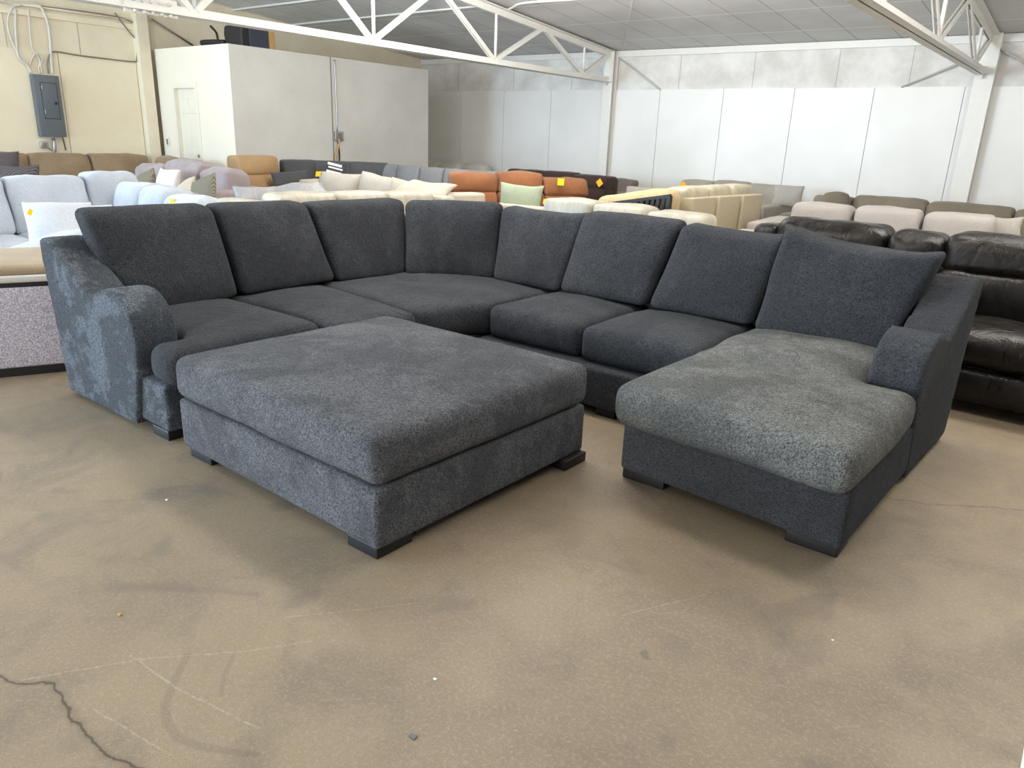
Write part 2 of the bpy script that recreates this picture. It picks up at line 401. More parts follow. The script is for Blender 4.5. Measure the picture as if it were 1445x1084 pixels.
def quad8(q, z0, z1):
    return [(x, y, z0) for x, y in q] + [(x, y, z1) for x, y in q]

# ---------------------------------------------------------------- the room
XL, YB, ZW = -13.0, 13.0, 3.05
SLOPE = .0814
def zc(y): return ZW + SLOPE * (YB - y) if y > 3 else ZW + SLOPE * 10 - SLOPE * (3 - y)
struct('floor', box(-13.2, -7, -.2, 7.2, 13.2, 0), 'floor')
bm = bmesh.new()
v = [bm.verts.new(p) for p in ((-13.2, 13.2, zc(13.2)), (7.2, 13.2, zc(13.2)), (7.2, 3, zc(3)), (-13.2, 3, zc(3)), (7.2, -7, zc(-7)), (-13.2, -7, zc(-7)))]
w = [bm.verts.new(x.co + Vector((0, 0, .15))) for x in v]
for f in ((0, 1, 2, 3), (3, 2, 4, 5)): bm.faces.new([v[i] for i in f]); bm.faces.new([w[i] for i in f][::-1])
for a, b in ((0, 1), (1, 2), (2, 4), (4, 5), (5, 3), (3, 0)): bm.faces.new((v[a], v[b], w[b], w[a]))
struct('ceiling', bm, 'ceiling')
wb = struct('wall_back', box(-13.2, 13, 0, 7.2, 13.2, 3.07), 'concrete_wall')
# white wall boards, a storey of 4 ft sheets 2.38 m high
bx = -13.0; i = 0
while bx < 7:
    x1 = min(7, bx + 1.212); dz = (.0, .004, -.006, .002, -.003)[i % 5]
    bmq = hexa([(bx + .004, 12.972, 0), (x1 - .004, 12.972, 0), (x1 - .004, 13, 0), (bx + .004, 13, 0), (bx + .004, 12.972, 2.375 + dz), (x1 - .004, 12.972, 2.375 + dz), (x1 - .004, 13, 2.375 + dz), (bx + .004, 13, 2.375 + dz)])
    struct('wall_board', bmq, 'board', wb); bx = x1; i += 1
for sx in (-11.9, -10.35, -8.9, -6.6, -5.25, -3.9, -2.85, -1.0):
    struct('joint', box(sx - .003, 12.996, 2.38, sx + .003, 13, 2.94), 'joint_grey', wb)
struct('trim_1', box(-13, 12.95, 2.94, 7.2, 13, 3.04), 'white_paint')
wl = struct('wall_left', box(-13.2, -7, 0, -13, 13, 4.0), 'cream_wall')
yy = -6.0
for y0, y1 in ((3.2, 4.05), (4.06, 5.27), (5.28, 6.45), (1.98, 3.19), (.76, 1.97)):
    struct('wall_board', box(-13, y0, 0, -12.98, y1, 2.4), 'cream_board', wl)
for y, z0, z1 in ((4.62, 2.42, 2.86), (5.62, 2.42, 2.86)):
    struct('joint', box(-13, y - .004, z0, -12.996, y + .004, z1), 'joint_grey', wl)
struct('trim_2', box(-13, -7, 2.86, -12.95, 6.6, 2.94), 'cream_wall')
struct('wall_right', box(7, -7, 0, 7.2, 13, 4.0), 'concrete_wall')

# office box in the corner
OX, OY0, OY1, OZ = -10.72, 6.72, 10.75, 2.6
dx0, dx1, dz = -12.34, -11.72, 2.0
bmf = box(-12.86, OY0, 0, dx0, OY0 + .12, OZ); box(dx1, OY0, 0, OX - .003, OY0 + .12, OZ, bmf); box(dx0, OY0, dz, dx1, OY0 + .12, OZ, bmf)
struct('wall_office_front', bmf, 'office_white')
ws = struct('wall_office_side', box(OX - .12, OY0 + .004, 0, OX, OY1, OZ), 'office_side')
struct('joint', box(OX - .002, 8.57, 0, OX + .003, 8.59, 2.6), 'cable_grey', ws)
struct('wall_office_back', box(-12.98, OY1, 0, OX, OY1 + .12, OZ), 'office_side')
struct('ceiling_office', box(-12.86, OY0 + .12, OZ - .1, OX - .12, OY1, OZ - .01), 'office_white')
d = struct('door_1', box(dx0 + .002, OY0 + .05, .01, dx1 - .002, OY0 + .09, dz - .002), 'door_white')
bmd = bmesh.new()
for i in range(2):
    for z0, z1 in ((1.62, 1.84), (.98, 1.54), (.2, .86)):
        a = dx0 + .08 + i * .26; rbox(a, OY0 + .038, z0, a + .2, OY0 + .055, z1, .008, n=2, bm=bmd)
obj('door_panel', bmd, 'door_white', d)
bmt = box(dx0 - .07, OY0 - .02, 0, dx0, OY0, dz + .08); box(dx1, OY0 - .02, 0, dx1 + .07, OY0, dz + .08, bmt); box(dx0, OY0 - .02, dz, dx1, OY0, dz + .08, bmt)
obj('door_frame', bmt, 'door_white', d, False)
obj('knob', tube([(dx1 - .06, OY0 + .05, .98), (dx1 - .06, OY0 - .01, .98)], .025, 12), 'chrome', d)
def outlet(name, c, nrm, label, mat='galv', s=.06, h=None):
    h = h or s * 1.5; o = thing(name, label, 'outlet', c)
    x, y, z = c
    if nrm == 'x': b = rbox(x, y - s, z - h, x + .045, y + s, z + h, .006, n=2); f = rbox(x + .046, y - s * .5, z - h * .6, x + .054, y + s * .5, z + h * .6, .004, n=2)
    else: b = rbox(x - s, y - .02, z - h, x + s, y, z + h, .006, n=2); f = rbox(x - s * .5, y - .028, z - h * .6, x + s * .5, y - .02, z + h * .6, .004, n=2)
    obj('cover_plate', b, mat, o); obj('socket', f, 'cable_grey', o); return o
outlet('light_switch', tuple(at_y(238, 200, OY0)), 'y', 'white switch plate on the office wall left of the panel door', 'door_white', .05)
p = at_x(477, 192, OX)
outlet('outlet_box', (OX, p.y, p.z), 'x', 'metal outlet box on the grey side of the office', 'galv', .09, .075)
tag(obj('conduit', tube([at_x(472, 84, OX + .02), at_x(474, 130, OX + .02), at_x(476, 186, OX + .02)], .012), 'galv'), 'thin metal conduit running down the office side to the outlet box', 'conduit')
tag(obj('cord', tube([at_x(479, 196, OX + .05), at_x(477, 210, OX + .06), at_x(473, 226, OX + .06), at_x(472, 250, OX + .06)], .014), 'cable_yellow'), 'yellow cord hanging from the outlet box on the office', 'cord')
tag(obj('cord', tube([at_x(477, 200, OX + .05), at_x(479, 215, OX + .05), at_x(479, 232, OX + .05), at_x(478, 252, OX + .05)], .011), 'dark'), 'dark cord hanging from the outlet box on the office', 'cord')

# things left on the office roof
t = thing('ceiling_heater', 'black motor unit on top of the office box', 'machine', (-10.95, 7.1, OZ))
obj('housing', rbox(-11.25, 7.0, OZ, -10.78, 7.4, OZ + .3, .03, n=3, amp=.02, fs=6), 'dark', t)
obj('bracket', tube([(-11.25, 7.0, OZ + .06), (-11.5, 6.95, OZ + .07), (-11.75, 6.92, OZ + .07)], .045, 8), 'dark', t)
obj('lever', tube([(-11.35, 6.95, OZ + .08), (-11.38, 6.95, OZ + .2), (-11.52, 6.95, OZ + .3)], .018, 8), 'dark', t)
tag(obj('metal_panel', box(-10.8, 7.12, OZ, -10.74, 7.42, OZ + .3), 'navy', None, False), 'dark blue panel standing on the office roof beside the motor', 'panel')
tag(obj('wood_stud', box(-10.8, 7.44, OZ, -10.73, 7.54, OZ + .3), 'wood', None, False), 'short bare wood stud standing on the office roof', 'stud')

# columns
def column(x, y, label, z1=3.04, w=.2):
    t = thing('steel_column', label, 'column', (x, y, 0), 'white steel columns')
    obj('shaft', (lambda b: (box(x - w / 2, y - .17, 0, x + w / 2, y - .155, z1, b), box(x - .006, y - .155, 0, x + .006, y - .015, z1, b), box(x - w / 2, y - .015, 0, x + w / 2, y, z1, b), b)[-1])(bmesh.new()), 'white_paint', t, False)
    obj('base_plate', rbox(x - .15, y - .24, 0, x + .15, y, .02, .004, n=2), 'white_paint', t)
    return t
column(-7.96, 12.97, 'white steel column on the back wall, nearer the office', 3.04)
column(-1.86, 12.97, 'white steel column on the back wall above the brown sofa at right', 3.04, .24)
t = thing('steel_column', 'cream steel column against the left wall beside the office', 'column', (-12.9, 6.52, 0), 'white steel columns')
obj('shaft', (lambda b: (box(-13, 6.46, 0, -12.83, 6.475, 3.5, b), box(-12.845, 6.475, 0, -12.83, 6.64, 3.5, b), box(-13, 6.625, 0, -12.845, 6.64, 3.5, b), b)[-1])(bmesh.new()), 'cream_wall', t, False)
obj('base_plate', rbox(-13, 6.42, 0, -12.8, 6.68, .02, .004, n=2), 'cream_wall', t)

# roof trusses
def angle_pair(p, q, w, th, gap, bm, flip=1):
    p, q = Vector(p), Vector(q)
    for s in (-1, 1):
        o = Vector((s * (gap / 2 + th / 2), 0, 0)); bar(p + o, q + o, th, w, bm=bm)
        o2 = Vector((s * (gap / 2 + w / 2), 0, -flip * w / 2)); bar(p + o2, q + o2, w, th, bm=bm)
    return bm
def truss(x, label, zb=2.5, y_end=12.86):
    t = thing('roof_truss', label, 'truss', (x, y_end, zb), 'white steel roof trusses')
    y0 = -6.0
    bmq = angle_pair((x, y0, zb + .04), (x, y_end, zb + .04), .085, .012, .02, bmesh.new()); obj('bottom_chord', bmq, 'white_paint', t, False)
    top = lambda y: zc(y) - .09
    bmq = angle_pair((x, 3, top(3)), (x, y_end, top(y_end)), .09, .012, .02, bmesh.new(), -1); angle_pair((x, y0, top(y0)), (x, 3, top(3)), .09, .012, .02, bmq, -1)
    obj('top_chord', bmq, 'white_paint', t, False)
    nodes = [11.94 - 2.44 * k for k in range(8)]
    for k, yb in enumerate(nodes):
        for s in (-1, 1):
            yt = yb + s * 1.22
            if yt > 13: yt = 12.8
            b = bmesh.new(); bar((x - .022, yb + s * .03, zb + .07), (x - .022, yt - s * .03, top(yt) + .0), .012, .06, bm=b); bar((x + .022, yb + s * .03, zb + .07), (x + .022, yt - s * .03, top(yt)), .012, .06, bm=b)
            obj('web_brace', b, 'white_paint', t, False)
        obj('web_post', tube([(x, yb + .02, zb + .06), (x, yb + .02, top(yb))], .022, 8, curve=False), 'white_paint', t)
    obj('gusset_plate', hexa([(x - .008, 12.72, zb - .06), (x + .008, 12.72, zb - .06), (x + .008, 12.86, zb - .06), (x - .008, 12.86, zb - .06), (x - .008, 12.72, zb + .1), (x + .008, 12.72, zb + .1), (x + .008, 12.86, zb + .1), (x - .008, 12.86, zb + .1)]), 'white_paint', t, False)
    return t
tr = truss(-7.96, 'white roof truss crossing in front of the office, at left')
b = box(-7.93, 3.88, 2.46, -7.915, 4.42, 2.62)
obj('splice_plate', b, 'white_paint', tr, False)
for k in range(5):
    for zz in (2.575, 2.475):
        obj('bolt', tube([(-7.915, 3.97 + k * .09, zz), (-7.88, 3.97 + k * .09, zz)], .017, 6, curve=False), 'white_paint', tr)
truss(-1.88, 'white roof truss at upper right ending on the right-hand column', 2.52)

def rod(P, r, label, mat='grey_steel', name='brace_rod', cat='rod', curve=False, group=None):
    return tag(obj(name, tube(P, r, 8, curve=curve), mat), label, cat, group)
rod([at_y(875, 83, 12.88), at_y(932, 127, 12.965)], .012, 'thin brace rod sloping down right from the column nearer the office')
rod([at_y(1272, 123, 12.965), at_y(1395, 72, 12.88)], .014, 'thin brace rod rising right behind the right-hand truss')
rod([at_y(1408, 68, 12.9), at_y(1475, 103, 12.9)], .014, 'thin brace rod sloping down right from the right-hand column')
rod([at_x(214, 27, -12.9), at_x(272, 64, -12.985)], .016, 'dark brace rod on the wall above the office', 'cable_grey')
def on_ceil(px, py, drop=.03):
    v = ray(px, py); t = (ZW + SLOPE * 13 - EYE - drop) / (v.z + SLOPE * v.y); return EYEV + v * t
rod([on_ceil(880, 66), on_ceil(893, 0), on_ceil(897, -20)], .009, 'thin white rod along the ceiling above the column nearer the office', 'white_paint', 'hanger_rod')
rod([on_ceil(391, 44, .3), on_ceil(396, 37), on_ceil(530, 23), on_ceil(674, 9), on_ceil(692, 10), on_ceil(709, 16), on_ceil(722, 11), on_ceil(740, 4), on_ceil(811, -1), on_ceil(900, -9)], .017, 'white ceiling conduit with a kink beside the left truss', 'white_paint', 'conduit', 'conduit', True)
rod([on_ceil(304, 48, .5), on_ceil(304, 26, .1), on_ceil(310, 17), on_ceil(441, 0), on_ceil(520, -10)], .017, 'white ceiling conduit dropping down beside the black motor', 'white_paint', 'conduit', 'conduit', True)

# electrical panel on the left wall
a = at_x(43, 105, -12.9); b_ = at_x(91, 193, -12.9)
ey0, ey1, ez0, ez1 = 4.84, 5.2, 1.2, 2.07
t = thing('electrical_panel', 'grey steel breaker panel on the cream left wall', 'panel', (-12.98, (ey0 + ey1) / 2, ez0))
obj('cabinet', rbox(-12.98, ey0, ez0, -12.86, ey1, ez1, .008, n=2), 'panel_grey', t)
obj('door_seam', box(-12.861, ey0 + .083, ez0 + .253, -12.857, ey1 - .053, ez1 - .103), 'dark', t, False)
dr = obj('door', rbox(-12.862, ey0 + .09, ez0 + .26, -12.852, ey1 - .06, ez1 - .11, .004, n=2), 'panel_door', t)
obj('latch', rbox(-12.85, ey1 - .11, ez0 + .46, -12.838, ey1 - .075, ez0 + .5, .004, n=2), 'dark', dr)
for k, zz in enumerate((ez0 + .33, ez1 - .2)): obj('hinge', rbox(-12.85, ey0 + .092, zz, -12.843, ey0 + .104, zz + .05, .002, n=2), 'galv', dr)
p = at_x(61, 204, -12.98); outlet('outlet_box', (-12.98, p.y, p.z), 'x', 'small metal outlet box under the breaker panel', 'galv', .055, .05)
def wire(P, r, label, mat, X=-12.95, name='cable'):
    return rod([at_x(px, py, X) for px, py in P], r, label, mat, name, 'cable', True)
rod([at_x(75, 195, -12.93), at_x(77, 205, -12.93), at_x(78, 250, -12.93)], .026, 'short grey conduit leaving the bottom of the breaker panel', 'galv', 'conduit', 'conduit')
wire([(88, 192), (91, 204), (93, 212)], .008, 'short dark cable hanging under the right of the breaker panel', 'dark')
wire([(66, 206), (71, 211), (77, 214)], .007, 'red wire between the outlet box and the conduit', 'cable_red')
wire([(68, 104), (67, 88), (71, 76), (80, 73), (110, 78), (150, 83), (188, 87), (193, 82), (192, 55), (193, 38), (180, 28), (150, 21), (100, 14), (58, 9)], .011, 'long grey cable looping from the breaker panel to the wall corner', 'cable_grey')
wire([(74, 104), (73, 92), (72, 80), (71, 60), (68, 35), (60, 14), (50, 5), (25, 4), (-10, 0)], .02, 'white cable arching from the breaker panel to the wall top', 'cable_white')
wire([(45, 103), (38, 92), (28, 83), (24, 70), (22, 40), (22, 12)], .018, 'white cable bundle rising from the left edge of the breaker panel', 'cable_white')
wire([(43, 103), (36, 88), (25, 75), (14, 50), (11, 28), (18, 10), (28, 8)], .014, 'white cable bowing out at far left above the breaker panel', 'cable_white')
wire([(56, 104), (55, 95), (60, 84), (54, 76), (48, 78), (42, 92), (45, 103)], .011, 'short looped cable on top of the breaker panel', 'cable_white')
wire([(59, 104), (55, 82), (48, 74), (44, 60), (40, 14)], .012, 'straight white cable rising above the breaker panel', 'cable_white')
wire([(198, 62), (180, 42), (162, 18)], .012, 'thin brown cable slanting below the truss splice', 'cable_grey')
rod([at_x(-10, 0, -12.96), at_x(100, 16, -12.96), at_x(196, 30, -12.96)], .02, 'horizontal cream conduit along the top of the left wall', 'cream_wall', 'conduit', 'conduit')

# white board end at the bottom right corner
tag(obj('white_board', rbox(.115, 1.90, 0, .3, 2.2, .02, .004, n=2), 'white_paint'), 'white board lying on the floor at the bottom right corner', 'board')

# ---------------------------------------------------------------- the charcoal sectional
SEC = thing('sectional_sofa', 'large charcoal sherpa U-shaped sectional with chaise around the square ottoman', 'sofa', (-2.5, 3.3, 0))
sp = 'sherpa'
obj('base', hexbox(quad8([(-4.25, 1.60), (-3.26, 1.585), (-3.24, 2.97), (-4.25, 2.97)], .045, .275), .018, n=6), 'sherpa_arm', SEC)
obj('base', hexbox(quad8([(-4.25, 2.98), (-3.12, 2.98), (-2.92, 3.34), (-2.9, 4.28)], .045, .265), .02, n=5), sp, SEC)
obj('base', hexbox(quad8([(-2.89, 3.31), (-1.49, 3.31), (-1.49, 4.3), (-2.89, 4.3)], .045, .265), .02, n=6), sp, SEC)
obj('base', hexbox(quad8([(-1.485, 2.715), (-.512, 2.63), (-.47, 4.3), (-1.475, 4.3)], .045, .29), .022, n=8), sp, SEC)
# low back frames
obj('back_frame', hexbox([(-4.26, 1.62, .2), (-4.14, 1.62, .2), (-4.14, 4.2, .2), (-4.26, 4.2, .2), (-4.39, 1.62, .82), (-4.24, 1.62, .82), (-4.24, 4.2, .82), (-4.39, 4.2, .82)], .035, n=8), sp, SEC)
obj('back_frame', hexbox([(-4.2, 4.18, .2), (-.5, 4.18, .2), (-.5, 4.3, .2), (-4.2, 4.3, .2), (-4.3, 4.28, .82), (-.52, 4.28, .82), (-.52, 4.42, .82), (-4.3, 4.42, .82)], .035, n=10), sp, SEC)
PROF = [(.150, .025), (.10, .05), (.055, .4), (.0, .79), (.02, .835), (.09, .845), (.215, .765), (.33, .70), (.44, .642), (.505, .613), (.56, .625), (.63, .655), (.70, .671), (.77, .668), (.83, .650), (.88, .615), (.925, .56), (.948, .48), (.945, .40), (.90, .2), (.86, .04), (.84, .022), (.5, .022)]
soften(obj('arm', extrude_profile(PROF, .215, lambda s, t_, z: Vector((-4.395 + s * 1.01, 1.56 + t_, z))), 'sherpa_arm', SEC), .012, 14)
e = Vector((-.452 + .492, 4.40 - 3.45, 0)).normalized(); pr = Vector((-e.y, e.x, 0))
P0 = Vector((-.447, 4.42, 0))
soften(obj('arm', extrude_profile(PROF, .225, lambda s, t_, z: P0 - e * s + pr * t_ + Vector((0, 0, z))), sp, SEC), .012, 14)
# seat cushions
bm = hexbox(quad8([(-4.12, 1.79), (-3.17, 1.79), (-3.16, 2.425), (-4.12, 2.425)], .27, .462), .055, (0, 0, 0, 0, 0, .035), n=10, amp=.006)
hexbox(quad8([(-3.415, 1.595), (-3.185, 1.595), (-3.17, 1.95), (-3.415, 1.95)], .268, .455), .06, (0, .01, .012, 0, 0, .0), n=6, bm=bm)
soften(obj('seat_cushion', bm, sp, SEC), .014, 10)
obj('seat_cushion', hexbox(quad8([(-4.12, 2.435), (-3.08, 2.435), (-2.99, 2.955), (-4.12, 3.12)], .268, .455), .05, (0, .015, 0, 0, 0, .045), n=12, amp=.006, seed=2), sp, SEC)
bm = hexbox(quad8([(-4.12, 3.1), (-3.06, 2.96), (-2.95, 3.42), (-4.12, 3.75)], .265, .457), .05, (0, .02, 0, 0, 0, .02), n=8)
hexbox(quad8([(-4.12, 3.3), (-2.98, 3.26), (-2.87, 3.44), (-2.865, 4.2)], .265, .457), .05, (0, 0, 0, 0, 0, .03), n=8, bm=bm)
hexbox(quad8([(-4.12, 3.6), (-2.88, 3.5), (-2.865, 4.2), (-4.12, 4.2)], .265, .457), .05, (0, 0, 0, 0, 0, .03), n=8, bm=bm)
soften(obj('seat_cushion', bm, sp, SEC), .016, 10)
obj('seat_cushion', hexbox(quad8([(-2.86, 3.41), (-2.185, 3.41), (-2.175, 4.18), (-2.85, 4.18)], .262, .458), .05, (0, 0, .018, 0, 0, .04), n=12, amp=.007, seed=4), sp, SEC)
obj('seat_cushion', hexbox(quad8([(-2.175, 3.39), (-1.475, 3.39), (-1.47, 4.18), (-2.165, 4.18)], .262, .458), .05, (0, 0, .018, 0, 0, .04), n=12, amp=.007, seed=6), sp, SEC)
bm = hexbox(quad8([(-1.49, 2.60), (-.50, 2.525), (-.475, 3.44), (-1.475, 3.5)], .285, .468), .06, (.01, .012, .02, 0, 0, .025), n=14, amp=.008, seed=8)
hexbox(quad8([(-1.478, 3.3), (-.69, 3.3), (-.69, 4.18), (-1.468, 4.18)], .285, .47), .055, (0, 0, 0, 0, 0, .045), n=10, amp=.012, fs=5, seed=9, bm=bm)
soften(obj('chaise_cushion', bm, 'sherpa_chaise', SEC, label='long lighter grey chaise cushion'), .015, 10)
# back cushions
def backc(bl, br, tr_, tl, thick, dirn, r=.055, bulge=.035, seed=0, amp=.006, n=10, sag=0.0, fold=0.0):
    d = Vector(dirn) * thick; f = [Vector(p) for p in (bl, br, br, bl)]
    bl, br, tr_, tl = map(Vector, (bl, br, tr_, tl))
    return hexbox([bl, br, br + d, bl + d, tl, tr_, tr_ + d * .8, tl + d * .8], r, (0, 0, bulge, bulge * .4, 0, .006), n=n, amp=amp, seed=seed, fs=4, sag=sag, fold=fold)
LX, LY = (-1, .0, .06), (0, 1, .06)
obj('back_cushion', backc((-3.97, 1.79, .43), (-3.99, 2.475, .455), (-4.13, 2.42, .985), (-4.15, 1.70, .985), .22, LX, seed=1), sp, SEC)
obj('back_cushion', backc((-3.985, 2.49, .455), (-3.985, 3.20, .465), (-4.14, 3.09, .978), (-4.14, 2.43, .98), .22, LX, seed=2), sp, SEC)
obj('back_cushion', backc((-4.0, 3.21, .455), (-3.975, 3.86, .43), (-4.11, 3.935, .968), (-4.15, 3.11, .965), .2, LX, seed=3, r=.045, amp=.008, fold=.006, n=14), sp, SEC)
obj('back_cushion', backc((-3.94, 3.74, .445), (-3.375, 4.10, .455), (-3.40, 4.17, .985), (-4.08, 3.88, .96), .16, (-.35, .85, .06), seed=4, amp=.010, fold=.012, n=18), sp, SEC)
obj('back_cushion', backc((-3.38, 4.06, .455), (-2.79, 4.03, .465), (-2.69, 4.16, .98), (-3.395, 4.16, .975), .19, LY, seed=5, amp=.008, r=.045, sag=.028), sp, SEC)
obj('back_cushion', backc((-2.77, 4.0, .475), (-2.125, 4.0, .475), (-2.015, 4.15, .985), (-2.71, 4.15, .99), .22, LY, seed=6), sp, SEC)
obj('back_cushion', backc((-2.11, 4.0, .475), (-1.455, 4.0, .475), (-1.385, 4.15, .965), (-2.0, 4.15, .985), .22, LY, seed=7, r=.05, sag=.02), sp, SEC)
obj('back_cushion', backc((-1.44, 3.99, .465), (-.76, 4.0, .46), (-.615, 4.15, .96), (-1.39, 4.15, 1.02), .22, LY, seed=8, amp=.014, r=.04, sag=.045), sp, SEC)
for (x0, y0, x1, y1) in ((-4.24, 1.66, -4.08, 1.8), (-3.42, 1.585, -3.272, 1.76), (-3.1, 3.1, -2.98, 3.2), (-2.0, 3.33, -1.88, 3.45), (-1.475, 2.73, -1.27, 2.85), (-.72, 2.66, -.525, 2.8), (-.62, 4.1, -.5, 4.24), (-4.2, 4.1, -4.08, 4.22)):
    obj('leg', rbox(x0, y0, 0, x1, y1, .05, .006, n=2), 'black_leg', SEC, label='black block leg')

# ---------------------------------------------------------------- the ottoman
OT = thing('ottoman', 'square charcoal sherpa storage ottoman on black block legs in front', 'ottoman', (-2.4, 2.15, 0))
obj('base', hexbox(quad8([(-3.085, 1.555), (-1.745, 1.525), (-1.72, 2.78), (-3.07, 2.79)], .042, .272), .02, n=8), 'sherpa_lid', OT)
obj('cushion_top', hexbox(quad8([(-3.095, 1.548), (-1.738, 1.516), (-1.712, 2.79), (-3.08, 2.80)], .276, .466), .05, (.008, .008, .01, .01, 0, .035), n=16, amp=.006, fs=4, seed=11), 'sherpa_lid', OT)
for (x0, y0, x1, y1) in ((-1.92, 1.535, -1.76, 1.71), (-3.05, 1.57, -2.88, 1.72), (-1.87, 2.6, -1.695, 2.77), (-3.05, 2.6, -2.9, 2.77)):
    obj('leg', rbox(x0, y0, 0, x1, y1, .046, .005, n=2), 'black_leg', OT, label='black block leg')
obj('bottom_rail', rbox(-1.84, 1.72, .028, -1.755, 2.6, .044, .003, n=2), 'black_leg', OT)

# ---------------------------------------------------------------- generic upholstered seating
def run(root, A, B, side, n, mat, z=.9, depth=.9, seat=.46, frame=.74, arms=(0, 0), armz=.62, armw=.2, style='cushion', fmat=None, cmat=None, thick=.2, lean=.1, gap=.006, seed=0, amp=.012, bz=.04, seats=True, legs=True, armd=None, zs=None, widths=None, puff=.05, r=.06):
    """one straight run of a sofa: back line A->B on the floor (back of the seating), facing left (+1) or right (-1) of A->B"""
    A, B = Vector((*A, 0)), Vector((*B, 0)); u = (B - A); Lg = u.length; u.normalize()
    f = Vector((-u.y, u.x, 0)) * side; fmat = fmat or mat; cmat = cmat or mat
    W = lambda s, t_, zz: A + u * s + f * t_ + Vector((0, 0, zz))
    def B8(s0, t0, z0, s1, t1, z1, k0=0.0, k1=0.0):   # k0,k1: shift of the top along depth (lean) at t0 and t1
        return [W(s0, t0, z0), W(s1, t0, z0), W(s1, t1, z0), W(s0, t1, z0), W(s0, t0 + k0, z1), W(s1, t0 + k0, z1), W(s1, t1 + k1, z1), W(s0, t1 + k1, z1)]
    aL, aR = armw * arms[0], armw * arms[1]
    obj('base', hexbox(B8(aL, .06, .06, Lg - aR, depth - .03, seat - .17), .02, n=4), fmat, root)
    obj('back_frame', hexbox(B8(aL, .0, .06, Lg - aR, .14, frame, -.0, .0), .03, n=4, amp=amp * .3), fmat, root)
    for k in (0, 1):
        if arms[k]:
            s0, s1 = (0, armw) if k == 0 else (Lg - armw, Lg)
            obj('arm', hexbox(B8(s0, -.01, .06, s1, armd or depth, armz), .035, (0, 0, 0, 0, 0, .015), n=5, amp=amp * .4, seed=seed + k), fmat, root)
    inner = Lg - aL - aR; ws = widths or [1] * n; tot = sum(ws); s = aL
    for i in range(n):
        w_ = inner * ws[i] / tot; s0, s1 = s + gap / 2, s + w_ - gap / 2; s += w_; zt = zs[i] if zs else z
        if seats: obj('seat_cushion', hexbox(B8(s0, .16, seat - .165, s1, depth, seat), .05, (0, 0, 0, .01, 0, .03), n=5, amp=amp * .5, seed=seed + i), cmat, root)
        if style == 'cushion':
            obj('back_cushion', hexbox(B8(s0, .1, seat - .02, s1, .1 + thick + .06, zt, -.02, -lean), r, (0, 0, .02, puff, 0, bz * .4), n=7, amp=amp, fs=5, seed=seed + i * 3.1), cmat, root)
        elif style == 'recliner':
            zm = seat + (zt - seat) * .52
            obj('back_cushion', hexbox(B8(s0, .1, seat - .03, s1, .1 + thick + .1, zm + .03, 0, -.03), .06, (0, 0, 0, .05, 0, 0), n=6, amp=amp, fs=5, seed=seed + i * 2.3), cmat, root)
            obj('headrest', hexbox(B8(s0, .02, zm, s1, .08 + thick + .08, zt, 0, -.05), .05, (0, 0, .02, .04, 0, bz * .5), n=7, amp=amp, fs=5, seed=seed + i * 4.7), cmat, root)
    if legs:
        for s in (.08, Lg - .14):
            for t_ in (.08, depth - .16):
                obj('leg', hexbox(B8(s, t_, 0, s + .06, t_ + .06, .07), .006, n=2), 'black_leg', root)
    return W
def sofa(name, label, cat, A, B, side, n, mat, group=None, **k):
    root = thing(name, label, cat, ((A[0] + B[0]) / 2, (A[1] + B[1]) / 2, 0), group); W = run(root, A, B, side, n, mat, **k); return root, W
def price_tag(root, c, right, up, s=.07, mat='tag_yellow'):
    c, X, Z = Vector(c), Vector(right).normalized(), Vector(up).normalized(); Y = X.cross(Z) * .002
    X, Z = X * s / 2, Z * s / 2
    return obj('price_tag', hexa([c - X - Z - Y, c + X - Z - Y, c + X - Z + Y, c - X - Z + Y, c - X + Z - Y, c + X + Z - Y, c + X + Z + Y, c - X + Z + Y]), mat, root, False, label='small yellow price tag' if mat == 'tag_yellow' else 'small orange price tag')
GB = 'sofas on the showroom floor'
def throw(name, label, c, right, up, w, h, t, mat, seed=0, group=None, **k):
    c = Vector(c)
    return tag(obj(name, pillow(c, right, up, w, h, t, seed=seed, **k), mat, origin=c - Vector((0, 0, h / 2))), label, 'pillow', group)

